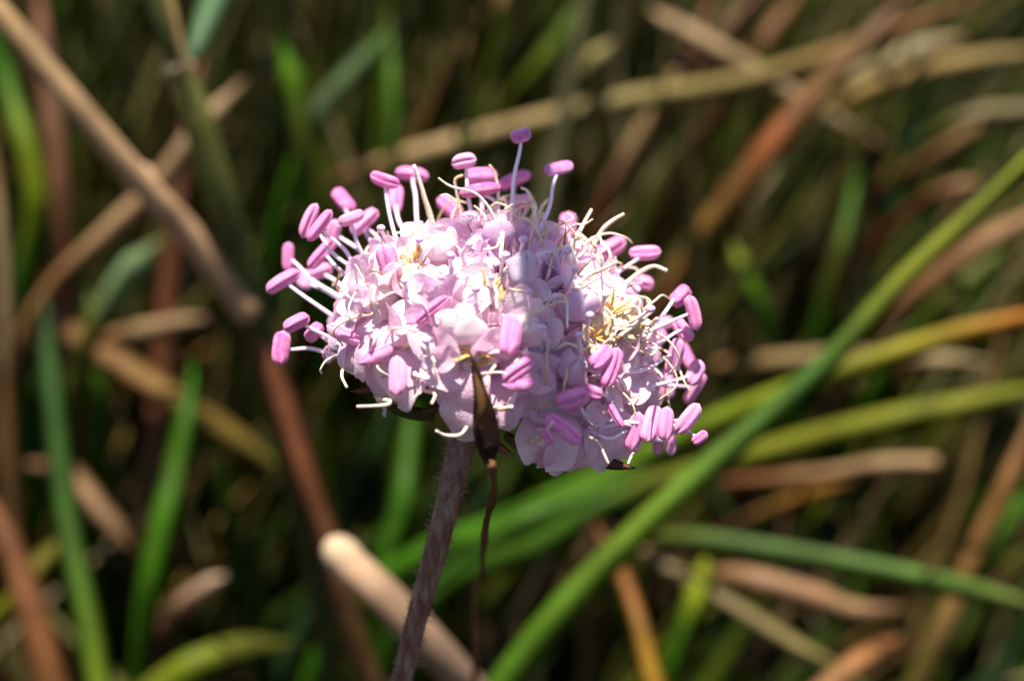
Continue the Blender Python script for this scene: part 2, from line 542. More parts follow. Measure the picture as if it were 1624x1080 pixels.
blade('dry_leaf', 'olive brown fallen leaf lying diagonally under the tan stalk', 'leaf',
      [(470, 760, 16.2), (340, 672, 16.0), (220, 598, 16), (130, 540, 16.2), (40, 480, 16.5)], [26, 42, 46, 46, 40], [GR_O, (0.22, 0.14, 0.03), (0.24, 0.13, 0.04), ST_B, ST_B], turn=20)
blade('straw', 'thin pale straw lying level between the teal blade and the tan stalk tip', 'straw',
      [(160, 545, 16), (225, 528, 15.6), (330, 503, 15.6)], [30, 34, 18], [ST_B, (0.34, 0.22, 0.11), ST_T])
blade('dry_stalk', 'dark red upright stalk behind the pale grey green leaf', 'stalk',
      [(238, 760, 16.5), (255, 600, 16.3), (272, 420, 16.1), (290, 260, 16), (320, 90, 16.2)], [28, 32, 32, 30, 26], [ST_D, ST_R, ST_R, ST_D, ST_R], flat=False, root='away')
blade('grass_blade', 'yellow green blade rising at the edge beside the rusty stalks', 'grass blade',
      [(40, 440, 16), (62, 330, 15.8), (45, 230, 15.8), (10, 120, 16), (-25, 20, 16)], [34, 40, 40, 36, 30], [GR_G, GR_Y, GR_Y, GR_G, GR_G], root='away')
blade('dry_stalk', 'dull reddish upright stalk behind the tan stalk, near the picture edge', 'stalk',
      [(100, 420, 16.5), (92, 260, 16.3), (72, 100, 16.2), (60, -30, 16.2)], [30, 32, 30, 26], [ST_R, (0.24, 0.11, 0.05), (0.24, 0.12, 0.07), ST_R], flat=False, root='away')
blade('straw', 'beige straw standing beside the yellow green blade, cut off by the edge', 'straw',
      [(12, 620, 14.5), (10, 470, 14.4), (0, 340, 14.4), (-12, 220, 14.5)], [22, 26, 24, 20], [ST_B, (0.34, 0.25, 0.12), (0.32, 0.23, 0.10), ST_B], root='down')
blade('grass_blade', 'bright green blade with a pointed tip rising above the olive culm', 'grass blade',
      [(490, 330, 16.3), (482, 230, 16.1), (466, 130, 16), (440, 55, 16)], [26, 34, 42, 14], [GR_G, GR_O, (0.09, 0.2, 0.008), GR_G], root='away')
blade('grass_blade', 'grey green blade leaning across behind the pointed bright green blade', 'grass blade',
      [(470, 260, 17), (510, 175, 16.8), (560, 115, 16.8), (625, 40, 17)], [24, 34, 32, 24], [GR_G, (0.13, 0.19, 0.08), (0.10, 0.16, 0.06), GR_G], root='away')
blade('grass_blade', 'narrow green blade standing straight up behind the flower, beside the grey green one', 'grass blade',
      [(622, 330, 17.2), (624, 220, 17), (622, 120, 17), (615, 20, 17.2)], [20, 24, 24, 20], [GR_G, (0.08, 0.2, 0.015), (0.09, 0.21, 0.02), GR_O], root='away')
blade('straw', 'broken straw end turning pale tan low between the green blade and the bright node', 'straw',
      [(250, 1010, 15.6), (300, 955, 15.0), (358, 912, 14.8)], [26, 34, 26], [ST_R, (0.42, 0.26, 0.18), (0.62, 0.46, 0.3)])
blade('straw', 'tan straw piece lying behind the long teal blade near the ground', 'straw',
      [(210, 870, 16), (160, 810, 16), (100, 740, 16.2), (40, 735, 16.4)], [28, 34, 34, 34], [ST_B, ST_T, ST_B, (0.36, 0.2, 0.13)])
blade('grass_blade', 'olive blade arching low at the bottom between the stalks', 'grass blade',
      [(230, 1110, 15), (300, 1060, 15), (380, 1030, 15.2), (470, 1020, 15.6)], [40, 40, 34, 18], [GR_O, GR_Y, GR_O, GR_O], turn=40, root='down')

# right side
blade('grass_blade', 'long yellow green grass blade with orange flecks sweeping diagonally past the flower', 'grass blade',
      [(770, 1130, 12.4), (880, 985, 12.4), (1010, 850, 12.5), (1150, 722, 12.6), (1300, 590, 12.7), (1440, 440, 12.8), (1560, 325, 12.9), (1680, 200, 13)],
      [52, 50, 46, 42, 36, 34, 34, 34],
      [(0.08, 0.19, 0.012), (0.09, 0.2, 0.012), (0.12, 0.21, 0.013), (0.10, 0.2, 0.02), (0.06, 0.16, 0.02), (0.2, 0.23, 0.012), (0.22, 0.27, 0.012), (0.22, 0.27, 0.012)], root='down', turn=30)
blade('grass_blade', 'yellow green blade turning orange at its tip, crossing the long diagonal blade', 'grass blade',
      [(690, 880, 15), (820, 830, 14.8), (960, 760, 14.6), (1120, 680, 14.4), (1300, 605, 14.2), (1480, 545, 14.1), (1600, 512, 14), (1690, 490, 14)],
      [50, 48, 44, 38, 34, 34, 34, 34],
      [GR_G, (0.07, 0.2, 0.01), (0.08, 0.2, 0.012), (0.15, 0.22, 0.012), (0.22, 0.24, 0.012), (0.30, 0.25, 0.012), (0.55, 0.22, 0.012), (0.50, 0.17, 0.02)], turn=35, root='away')
blade('grass_blade', 'olive yellow blade below and parallel to the orange tipped one', 'grass blade',
      [(930, 790, 16), (1080, 755, 15.6), (1230, 712, 15.4), (1400, 668, 15.2), (1540, 640, 15.2), (1690, 605, 15.2)],
      [26, 32, 34, 36, 36, 36], [GR_O, (0.14, 0.17, 0.015), (0.2, 0.21, 0.015), (0.2, 0.22, 0.015), (0.2, 0.21, 0.02), GR_Y], turn=25, root='away')
blade('straw', 'bent tan straw with a blunt broken end below the olive yellow blade', 'straw',
      [(1150, 768, 16.5), (1240, 762, 16.2), (1330, 752, 16), (1400, 740, 15.8), (1486, 738, 15.8)], [20, 26, 28, 30, 28], [ST_R, ST_B, ST_T, (0.44, 0.28, 0.14), (0.5, 0.32, 0.16)])
blade('grass_blade', 'mid green blade lying nearly level across the shadow low down', 'grass blade',
      [(1010, 850, 14.8), (1120, 862, 14.5), (1240, 880, 14.3), (1380, 905, 14.1), (1510, 932, 14), (1680, 972, 14)], [26, 36, 36, 36, 36, 34],
      [GR_O, (0.08, 0.14, 0.03), (0.07, 0.14, 0.025), (0.08, 0.17, 0.02), (0.09, 0.18, 0.025), (0.2, 0.22, 0.06)], turn=35)
blade('dry_leaf', 'amber brown stalk rising below the flower, yellow towards its foot', 'stalk',
      [(1050, 1130, 13.4), (1032, 1060, 13.4), (1015, 990, 13.5), (995, 925, 13.7), (965, 865, 14), (935, 815, 14.4)], [38, 36, 32, 30, 28, 20],
      [(0.46, 0.28, 0.03), (0.44, 0.25, 0.03), (0.34, 0.16, 0.025), (0.30, 0.12, 0.03), ST_B, ST_R], turn=20, root='down')
blade('dry_leaf', 'limp tan brown leaf drooping under the level green blade', 'leaf',
      [(1110, 905, 15.6), (1200, 925, 15.3), (1290, 950, 15.2), (1360, 972, 15.2), (1450, 965, 15.4)], [30, 42, 42, 34, 20], [ST_B, (0.34, 0.2, 0.11), (0.36, 0.2, 0.1), ST_T, ST_D])
blade('straw', 'translucent buff straw slanting down from the amber stalk to the corner', 'straw',
      [(1420, 1120, 14.4), (1290, 1035, 14.6), (1170, 960, 14.8), (1060, 895, 15), (960, 830, 15.2)], [30, 34, 34, 32, 26], [GR_O, (0.24, 0.2, 0.06), (0.26, 0.2, 0.08), (0.24, 0.17, 0.08), ST_B], root='down')
blade('straw', 'orange straw stump near the ground below the limp leaf', 'straw',
      [(1290, 1110, 14.2), (1360, 1050, 14.2), (1430, 1008, 14.5)], [34, 34, 26], [ST_T, (0.48, 0.22, 0.08), (0.36, 0.15, 0.05)], root='down')
blade('dry_stalk', 'brown stalk climbing steeply at the edge past the level green blade', 'stalk',
      [(1440, 1130, 15), (1500, 1000, 14.8), (1545, 890, 14.8), (1600, 770, 14.8), (1660, 620, 15)], [46, 44, 40, 36, 34], [GR_O, (0.32, 0.2, 0.06), (0.30, 0.16, 0.045), (0.32, 0.15, 0.05), ST_B], root='down')
blade('grass_blade', 'dark green blade leaning beside the steep brown stalk', 'grass blade',
      [(1520, 960, 15.8), (1580, 860, 15.6), (1640, 780, 15.6), (1700, 700, 15.6)], [34, 36, 36, 34], [GR_G, (0.07, 0.17, 0.012), (0.08, 0.19, 0.012), GR_G], root='away')
blade('straw', 'pale flat straw sloping down among the tangled stems above the flower', 'straw',
      [(1420, 240, 19), (1275, 160, 18), (1180, 98, 17.6), (1085, 45, 17.4), (1030, 15, 17.4)], [24, 32, 32, 32, 28], [ST_B, ST_P, (0.42, 0.3, 0.14), ST_P, ST_T])
blade('straw', 'long buff straw lying almost level behind the top of the flower', 'straw',
      [(520, 285, 17.5), (650, 250, 17), (800, 208, 17), (1000, 160, 17), (1180, 130, 17.4), (1400, 60, 18), (1560, -10, 18.4)], [28, 32, 32, 32, 30, 28, 28],
      [ST_B, (0.5, 0.35, 0.16), (0.38, 0.27, 0.11), (0.3, 0.24, 0.08), (0.32, 0.24, 0.08), ST_B, ST_B])
blade('dry_stalk', 'orange brown reddish stalk leaning strongly, behind the flower and the tangled stems', 'stalk',
      [(1060, 470, 17), (1120, 370, 16.6), (1180, 295, 16.4), (1230, 225, 16.4), (1310, 130, 16.6), (1400, 40, 17), (1460, -30, 17)], [34, 38, 42, 42, 36, 34, 30],
      [ST_B, (0.30, 0.17, 0.04), (0.26, 0.12, 0.035), (0.30, 0.09, 0.025), (0.24, 0.13, 0.045), (0.22, 0.13, 0.07), ST_B], root='away')
blade('straw', 'buff straw crossing the long level straw behind the flower', 'straw',
      [(960, 320, 17.8), (1000, 245, 17.6), (1050, 160, 17.5), (1105, 60, 17.6), (1140, -20, 17.8)], [22, 28, 28, 26, 24], [ST_R, ST_T, (0.36, 0.24, 0.1), ST_B, ST_B], root='away')
blade('straw', 'pale cream straw bundle lying across the top corner tangle', 'straw',
      [(1230, 175, 19), (1350, 130, 18.5), (1450, 85, 18.2), (1530, 60, 18.2)], [24, 30, 34, 20], [GR_O, (0.45, 0.36, 0.18), (0.58, 0.47, 0.26), ST_T])
blade('straw', 'golden brown straw under the pale cream bundle', 'straw',
      [(1200, 240, 18.6), (1330, 165, 18.4), (1470, 115, 18.4), (1660, 80, 18.6)], [24, 30, 32, 30], [GR_O, (0.36, 0.22, 0.05), (0.33, 0.23, 0.07), (0.4, 0.3, 0.13)])
blade('straw', 'pale straw end behind the long diagonal blade, lying level', 'straw',
      [(1090, 585, 17.5), (1200, 578, 17), (1310, 570, 16.8), (1430, 572, 16.6), (1575, 575, 16.8)], [24, 30, 32, 32, 24], [ST_B, (0.3, 0.2, 0.08), (0.33, 0.23, 0.1), (0.4, 0.28, 0.14), (0.42, 0.34, 0.16)])
blade('straw', 'tan brown straw running beside the long diagonal blade near the edge', 'straw',
      [(1330, 560, 16.5), (1450, 470, 16.2), (1560, 390, 16), (1690, 320, 16)], [24, 32, 36, 34], [ST_R, ST_B, (0.38, 0.2, 0.09), ST_T], root='away')
blade('grass_blade', 'dull green blade standing out of the shade behind the crossing blades', 'grass blade',
      [(1300, 520, 17.2), (1325, 430, 17), (1345, 360, 17), (1365, 250, 17.4)], [26, 28, 28, 22], [GR_G, GR_O, (0.07, 0.12, 0.015), GR_G], root='away')
blade('grass_blade', 'short yellow green tip in the shade beside the pink anthers', 'grass blade',
      [(1230, 560, 17), (1205, 480, 16.8), (1178, 420, 16.8), (1160, 380, 17)], [24, 30, 34, 16], [GR_G, GR_G, GR_Y, GR_O], root='away')
blade('grass_blade', 'light green blade climbing behind the orange tipped blade', 'grass blade',
      [(1430, 560, 17.4), (1500, 480, 17), (1570, 420, 17), (1690, 310, 17)], [28, 34, 34, 30], [GR_G, GR_O, (0.16, 0.2, 0.04), GR_G], root='away')
blade('grass_blade', 'broad fresh green leaf glowing just below the flower head', 'grass blade',
      [(740, 870, 14.2), (820, 815, 14.2), (900, 785, 14.3), (990, 745, 14.5), (1120, 690, 14.9)], [30, 56, 56, 44, 26], [(0.03,0.09,0.006), (0.055, 0.15, 0.007), (0.055, 0.15, 0.007), (0.06, 0.13, 0.009), GR_O], turn=40, root='away')
blade('grass_blade', 'green blade fanning out under the broad fresh leaf', 'grass blade',
      [(770, 900, 15.2), (850, 870, 15), (960, 800, 15), (1060, 755, 15.2)], [34, 40, 36, 24], [(0.03,0.09,0.006), (0.045, 0.12, 0.007), (0.05, 0.13, 0.007), GR_O], turn=30, root='away')
blade('grass_blade', 'small lime yellow leaf end among the buff straws low down', 'grass blade',
      [(1085, 1000, 14.6), (1105, 950, 14.6), (1118, 905, 14.7), (1120, 880, 14.8)], [26, 38, 36, 12], [GR_G, (0.22, 0.27, 0.012), (0.24, 0.27, 0.012), GR_Y], root='away')
blade('grass_blade', 'upright green blade behind the flower stem', 'grass blade',
      [(610, 900, 15.6), (640, 800, 15.6), (650, 720, 15.8), (655, 640, 16)], [30, 40, 38, 30], [GR_G, (0.05, 0.15, 0.008), (0.06, 0.15, 0.008), GR_G], root='away')
# more of the leaning tangle behind the upper part of the flower
for nm, cat, lab, pts, w, c in (
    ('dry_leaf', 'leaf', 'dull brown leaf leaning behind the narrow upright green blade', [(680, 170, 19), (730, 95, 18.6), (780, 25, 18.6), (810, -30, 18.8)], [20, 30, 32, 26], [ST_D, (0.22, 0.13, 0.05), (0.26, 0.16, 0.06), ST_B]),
    ('grass_blade', 'grass blade', 'olive green leaning blade above the tallest stamen', [(790, 190, 19), (850, 120, 18.5), (905, 45, 18.5), (950, -25, 18.6)], [22, 34, 36, 28], [GR_O, (0.11, 0.15, 0.012), (0.09, 0.15, 0.01), GR_G]),
    ('straw', 'straw', 'short buff straw tip, brighter near its end, above the long level straw', [(880, 190, 18.5), (920, 135, 18.2), (950, 95, 18), (975, 62, 18)], [18, 28, 38, 16], [GR_O, (0.18, 0.17, 0.05), (0.44, 0.38, 0.14), (0.3, 0.24, 0.08)]),
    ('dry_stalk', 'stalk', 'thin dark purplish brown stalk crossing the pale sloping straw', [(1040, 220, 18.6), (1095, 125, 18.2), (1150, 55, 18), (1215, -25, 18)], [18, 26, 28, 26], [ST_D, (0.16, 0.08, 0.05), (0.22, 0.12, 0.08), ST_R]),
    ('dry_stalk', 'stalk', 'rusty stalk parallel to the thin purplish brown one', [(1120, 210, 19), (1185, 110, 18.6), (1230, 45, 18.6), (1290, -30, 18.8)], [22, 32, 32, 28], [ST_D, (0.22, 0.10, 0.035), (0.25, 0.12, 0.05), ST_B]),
    ('grass_blade', 'grass blade', 'slim green blade between the two rusty leaning stalks', [(1195, 150, 19), (1240, 75, 18.8), (1290, 0, 18.8), (1310, -40, 18.8)], [14, 20, 22, 18], [GR_G, (0.08, 0.17, 0.01), (0.07, 0.16, 0.01), GR_G]),
    ('dry_leaf', 'leaf', 'dark brown leaf sloping below the golden brown straw', [(1400, 300, 19), (1480, 255, 18.4), (1560, 205, 18.2), (1660, 165, 18.2)], [22, 32, 32, 30], [ST_D, (0.2, 0.11, 0.04), (0.24, 0.15, 0.06), ST_B]),
    ('straw', 'straw', 'greyish straw stretching to the edge under the dark brown leaf', [(1500, 205, 18.6), (1550, 188, 18.2), (1600, 180, 18), (1670, 178, 18)], [26, 32, 28, 28], [GR_O, (0.36, 0.3, 0.16), (0.26, 0.22, 0.1), (0.3, 0.25, 0.12)]),
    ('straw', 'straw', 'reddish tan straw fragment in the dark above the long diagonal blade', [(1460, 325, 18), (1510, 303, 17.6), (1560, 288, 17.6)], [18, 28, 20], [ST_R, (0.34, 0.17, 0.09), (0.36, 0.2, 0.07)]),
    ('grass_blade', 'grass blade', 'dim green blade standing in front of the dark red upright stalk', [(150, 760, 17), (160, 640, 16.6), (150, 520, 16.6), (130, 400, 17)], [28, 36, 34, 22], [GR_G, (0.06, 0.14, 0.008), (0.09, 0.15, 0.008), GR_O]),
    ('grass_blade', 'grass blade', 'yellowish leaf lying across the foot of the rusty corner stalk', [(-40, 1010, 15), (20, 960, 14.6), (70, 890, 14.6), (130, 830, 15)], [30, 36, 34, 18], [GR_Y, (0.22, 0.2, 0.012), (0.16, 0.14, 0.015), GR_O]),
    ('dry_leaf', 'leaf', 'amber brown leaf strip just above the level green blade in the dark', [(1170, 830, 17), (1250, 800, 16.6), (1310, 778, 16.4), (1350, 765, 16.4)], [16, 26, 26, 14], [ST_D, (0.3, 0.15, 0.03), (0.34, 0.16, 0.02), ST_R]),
):
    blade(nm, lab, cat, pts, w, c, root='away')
# a tall blade arching over the flower from behind; it throws the band of shade across the head
s0 = HEAD + SUN * 6.5 + rgt * 0.30
vs, fs, co = [], [], []
arch = spline([Vector((3.0, -17.0, 0)), Vector((2.2, -14.5, 16)), Vector((0.9, -8.5, 27.6)), s0 + Vector((0.25, -2.6, 0.1)), s0 + Vector((0.0, 0.3, 0.2)), s0 + Vector((-0.3, 3.0, -0.9))], 48)
ribbon_into(vs, fs, co, [p - arch[0] for p in arch], lambda u: 0.40 * max(0.1, 1 - u ** 8), rgt.copy(), lambda u: (0.06, 0.15, 0.015))
o = obj('grass_blade', mesh('grass_blade', vs, fs, M_BLADE, cols=co))
o.location = arch[0]
tag(o, 'tall green blade arching high over the flower head, shading its middle', 'grass blade')

# ------------------------------------------------------------------ the flower
AX = (upv * math.cos(R(20)) - fwd * math.sin(R(20)))
AX = (Quaternion(fwd, R(7)) @ AX).normalized()
HX = (rgt - AX * rgt.dot(AX)).normalized()
HY = AX.cross(HX)                                     # points away from the lens
HM = Matrix((HX, HY, AX)).transposed()

stem_px = [(742, 640, 9.15), (738, 672, 9.1), (722, 750, 9.05), (697, 850, 9.15), (668, 955, 9.4), (645, 1045, 9.65), (622, 1140, 9.9), (596, 1245, 10.15)]
stem_pts = [P(*p) for p in stem_px]
last = stem_pts[-1]
root = Vector((last.x - 2.0, last.y + 2.4, -0.3))
stem_pts += [last.lerp(root, q) for q in (0.06, 0.14, 0.25, 0.4, 0.6, 0.8)] + [root]
flower = link(bpy.data.objects.new('scabious_flower', None))
flower.location = root
flower.empty_display_size = 0.5
tag(flower, 'pale lilac pink scabious flower head with rose pink anthers on a hairy purple stem', 'flower')
def L(p): return p - root
def LM(M):
    return Matrix.Translation(-root) @ M

# stem, swelling into the receptacle under the head
ss = spline(stem_pts, 140)
def stem_r(u):
    return lerp_list([0.115, 0.1, 0.086, 0.078, 0.074, 0.07, 0.066, 0.064, 0.063, 0.064, 0.066, 0.07, 0.075, 0.08, 0.08], u)
vs, fs = tube_data([L(p) for p in ss], stem_r, 16, 0.03)
cols = []
for i in range(140):
    u = i / 139
    c = lerp_list([(0.24, 0.15, 0.11), (0.13, 0.05, 0.04), (0.11, 0.035, 0.03), (0.10, 0.032, 0.024), (0.11, 0.065, 0.028), (0.12, 0.09, 0.03), (0.10, 0.1, 0.03), (0.1, 0.1, 0.03)], u)
    cols += [c] * 16
cols += [cols[0], cols[-1]]
stem = obj('stem', mesh('stem', vs, fs, M_STEM, cols=cols), flower)
# fine hairs
vs, fs = [], []
fr = frames(ss)
r = random.Random(4)
for k in range(2400):
    u = r.random() ** 1.6 * 0.72
    i = min(int(u * 139), 138)
    f = u * 139 - i
    p = ss[i].lerp(ss[i + 1], f)
    t, a, b = fr[i]
    th = r.uniform(0, 2 * math.pi)
    nrm = a * math.cos(th) + b * math.sin(th)
    p = L(p) + nrm * (stem_r(u) * 0.97)
    ln_ = r.uniform(0.03, 0.075) * (1.8 if r.random() < 0.05 else 1)
    d = (nrm * r.uniform(0.4, 1.0) + t * r.uniform(-0.9, 0.5) + Vector((r.gauss(0, .4), r.gauss(0, .4), r.gauss(0, .4)))).normalized()
    d2 = (d + Vector((r.gauss(0, .6), r.gauss(0, .6), r.gauss(0, .6)))).normalized()
    s = d.orthogonal().normalized() * r.uniform(0.0016, 0.003)
    s2 = d.cross(s)
    q = len(vs)
    m1 = p + d * ln_ * 0.55
    e1 = m1 + d2 * ln_ * 0.45
    vs += [p + s, p - s * 0.5 + s2 * 0.8, p - s * 0.5 - s2 * 0.8, m1 + s * .7, m1 - s * 0.35 + s2 * 0.56, m1 - s * 0.35 - s2 * 0.56, e1]
    for j in range(3):
        j2 = (j + 1) % 3
        fs.append((q + j, q + j2, q + 3 + j2, q + 3 + j))
        fs.append((q + 3 + j, q + 3 + j2, q + 6))
h = obj('stem_hair', mesh('stem_hair', vs, fs, M_HAIR, smooth=False), stem, color=(0.52, 0.36, 0.23))
h['kind'] = 'stuff'

# receptacle: the domed core the florets stand on
def ellipsoid(rx, ry, rz, nu=24, nv=14, jit=0.0):
    vs, fs = [], []
    for j in range(nv + 1):
        th = math.pi * j / nv
        for i in range(nu):
            ph = 2 * math.pi * i / nu
            v = Vector((math.sin(th) * math.cos(ph), math.sin(th) * math.sin(ph), math.cos(th)))
            k = 1 + jit * noise.noise(v * 4)
            vs.append(Vector((v.x * rx * k, v.y * ry * k, v.z * rz * k)))
    for j in range(nv):
        for i in range(nu):
            i2 = (i + 1) % nu
            fs.append((j * nu + i, (j + 1) * nu + i, (j + 1) * nu + i2, j * nu + i2))
    return vs, fs
vs, fs = ellipsoid(0.56, 0.56, 0.50, jit=0.15)
HEADM = Matrix.Translation(HEAD) @ HM.to_4x4()
obj('receptacle', mesh('receptacle', vs, fs, M_DRY), flower, LM(HEADM @ Matrix.Translation((0, 0, 0.26))), (0.13, 0.085, 0.05))
# neck between stem and receptacle
vs, fs = tube_data([L(p) for p in spline([ss[0], ss[0].lerp(HEAD, 0.35), ss[0].lerp(HEAD, 0.75), HEAD], 10)], [0.115, 0.15, 0.22, 0.42], 16)
obj('involucre', mesh('involucre', vs, fs, M_DRY), flower, color=(0.16, 0.15, 0.06))

# petals ---------------------------------------------------------------
def petal_mesh(name, seed, length, width, a0, a1, cup, frill, nu=15, nv=13, notch=0.0):
    """rounded spoon-shaped lobe; starts at the origin, runs out along +X, Z is up"""
    r = random.Random(seed)
    ph = [r.uniform(0, 6.28) for _ in range(6)]
    vs, fs, co = [], [], []
    x = z = 0.0
    tp = 0.0
    for i in range(nu):
        t = 1 - (1 - i / (nu - 1)) ** 1.7
        a = a0 + (a1 - a0) * t ** 1.2
        x += math.cos(a) * length * (t - tp)
        z += math.sin(a) * length * (t - tp)
        tp = t
        k = max(0.0, (t - 0.5) / 0.5)
        hw = width * 0.5 * (0.30 + 0.70 * min(1, t / 0.5) ** 0.85) * math.sqrt(max(0.0, 1 - k ** 2.2))
        nrm = Vector((-math.sin(a), 0, math.cos(a)))
        tan = Vector((math.cos(a), 0, math.sin(a)))
        for j in range(nv):
            s = -1 + 2 * j / (nv - 1)
            edge = abs(s) ** 3 * t
            yy = s * hw * (1 + 0.06 * math.sin(t * 9 + ph[0] + (2 if s > 0 else 0)) * abs(s))
            q = Vector((x * 9, yy * 9, seed))
            dz = cup * (s * s) * hw + frill * edge * math.sin(t * 9 + s * 2 + ph[1]) * width
            dz += (frill * max(0, t - 0.45) * 1.5 * math.sin(s * 3.6 * (1 - k * 0.6) + ph[2]) + 0.10 * t * noise.noise(q) + 0.03 * noise.noise(q * 3.1)) * width
            dx = 0.05 * length * t * noise.noise(Vector((s * 2.2, seed, 0))) - notch * length * k * math.exp(-(s * hw / width * 9) ** 2)
            vs.append(Vector((x, yy, z)) + nrm * dz + tan * dx)
            co.append((t, (s + 1) / 2, 0))
    for i in range(nu - 1):
        for j in range(nv - 1):
            q = i * nv + j
            fs.append((q, q + nv, q + nv + 1, q + 1))
    return mesh(name, vs, fs, M_PETAL, cols=co)

SMALL = [petal_mesh('petal', 20 + i, 0.235, 0.20, R(78), R(8 - 6 * (i % 3)), 0.5, 0.06) for i in range(5)]
MID = [petal_mesh('petal', 30 + i, 0.29, 0.26, R(66), R(-25 - 12 * (i % 3)), 0.30, 0.07, notch=0.06 * (i % 2)) for i in range(6)]
BIG = [petal_mesh('petal', 40 + i, 0.40, 0.36, R(58), R(-40 - 14 * (i % 3)), 0.22, 0.06, notch=0.08 * (i % 2)) for i in range(6)]
CUP = [petal_mesh('petal', 50 + i, 0.24, 0.21, R(92), R(48), 0.75, 0.04) for i in range(4)]

def tube_mesh(seed, length, r0, r1):
    vs, fs, co = [], [], []
    n, sides = 6, 12
    for i in range(n):
        t = i / (n - 1)
        rr = r0 + (r1 - r0) * t ** 1.5
        for k in range(sides):
            th = 2 * math.pi * k / sides
            w = 1 + 0.12 * math.cos(4 * th + seed)
            vs.append((rr * w * math.cos(th), rr * w * math.sin(th), -length * (1 - t)))
            co.append((0.35 + 0.3 * t, k / sides, 0))
    for i in range(n - 1):
        for k in range(sides):
            k2 = (k + 1) % sides
            fs.append((i * sides + k, i * sides + k2, (i + 1) * sides + k2, (i + 1) * sides + k))
    return mesh('floret', vs, fs, M_PETAL, cols=co)
TUBES = [tube_mesh(i, 0.42, 0.045, 0.085) for i in range(3)]

def bud_mesh(seed):
    r = random.Random(seed)
    vs, fs, co = [], [], []
    nu, nv = 28, 18
    for j in range(nv + 1):
        th = math.pi * j / nv
        for i in range(nu):
            ph = 2 * math.pi * i / nu
            crease = math.exp(-((((ph + seed) % (2 * math.pi / 3)) - math.pi / 3) / 0.16) ** 2) * max(0.0, math.cos(th) + 0.45)
            rr = math.sin(th) ** 0.9 * (1 - 0.30 * crease)
            z = math.cos(th)
            wid = 1.0 if z > 0 else 1.0 - 0.5 * (-z) ** 1.2
            v = Vector((rr * wid * math.cos(ph), rr * wid * math.sin(ph) * 0.78, z * 1.1 - 0.22 * crease * max(0, z)))
            v *= 1 + 0.22 * noise.noise(v * 1.3 + Vector((seed * 5, 0, 0))) + 0.07 * noise.noise(v * 4.5 + Vector((0, seed * 5, 0)))
            vs.append(v)
            co.append((0.6 + 0.3 * z, i / nu, 0))
    for j in range(nv):
        for i in range(nu):
            i2 = (i + 1) % nu
            fs.append((j * nu + i, (j + 1) * nu + i, (j + 1) * nu + i2, j * nu + i2))
    return mesh('bud', vs, fs, M_PETAL, cols=co)
BUDS = [bud_mesh(s) for s in (1, 2, 3)]

WHITE = Vector((0.95, 0.87, 0.87)); PINK = Vector((0.86, 0.52, 0.70)); LILAC = Vector((0.70, 0.46, 0.70)); CREAM = Vector((0.84, 0.72, 0.62))
def frame_at(pos, out, spin):
    q = out.to_track_quat('Z', 'Y') @ Quaternion((0, 0, 1), spin)
    return Matrix.Translation(pos) @ q.to_matrix().to_4x4()

r = random.Random(77)
RIM = [(430, 560), (510, 580), (560, 622), (640, 640), (705, 642), (760, 662), (800, 690), (850, 735), (940, 732), (1000, 698), (1050, 640), (1150, 560)]
def pix(p):
    q = p - CAM
    d = q.dot(fwd)
    return 812 + q.dot(rgt) * FPX / d, 540 - q.dot(upv) * FPX / d
def rim_y(x):
    for (x0, y0), (x1, y1) in zip(RIM, RIM[1:]):
        if x0 <= x <= x1:
            return y0 + (y1 - y0) * (x - x0) / (x1 - x0)
    return 560
def add_floret(pos, out, size, kind, tint, n_lobes=4, spin=None, down=None):
    """a corolla: tube plus lobes; down = direction in which the enlarged lobes spread"""
    if down is not None and (pos - HEAD).dot(fwd) < 0.3:
        # the skirt of the head hangs lower on one flank: raise florets that would hang below it
        for _ in range(4):
            x, y = pix(pos + (down.normalized() * 0.75 + out * 0.25) * 0.34 * size)
            over = y - rim_y(x)
            if over > 0:
                pos = pos + AX * (over * D / FPX)
    M = frame_at(pos, out, r.uniform(0, 6.28) if spin is None else spin)
    f = obj('floret', r.choice(TUBES), flower, LM(M @ Matrix.Scale(size, 4)), tint)
    inv = M.to_3x3().inverted()
    a_off = r.uniform(0, 6.28)
    if down is not None:
        dl = inv @ down
        a_off = math.atan2(dl.y, dl.x)
    for k in range(n_lobes):
        a = a_off + k * 2 * math.pi / n_lobes + r.gauss(0, 0.12)
        if kind == 'rim':
            near = math.cos(a - a_off)
            me = r.choice(BIG) if near > 0.3 else (r.choice(MID) if near > -0.5 else r.choice(SMALL))
        else:
            me = r.choice({'mid': MID, 'small': SMALL, 'cup': CUP}[kind])
        s = r.uniform(0.88, 1.14)
        tilt = r.gauss(0, 0.2)
        m = Matrix.Rotation(a, 4, 'Z') @ Matrix.Translation((0.075, 0, -0.02)) @ Matrix.Rotation(tilt, 4, 'Y') @ Matrix.Rotation(r.gauss(0, 0.22), 4, 'X') @ Matrix.Scale(s, 4)
        t2 = tint.lerp(Vector((0.9, 0.82, 0.84)), r.random() * 0.35)
        obj('petal', me, f, m, t2)
    return f

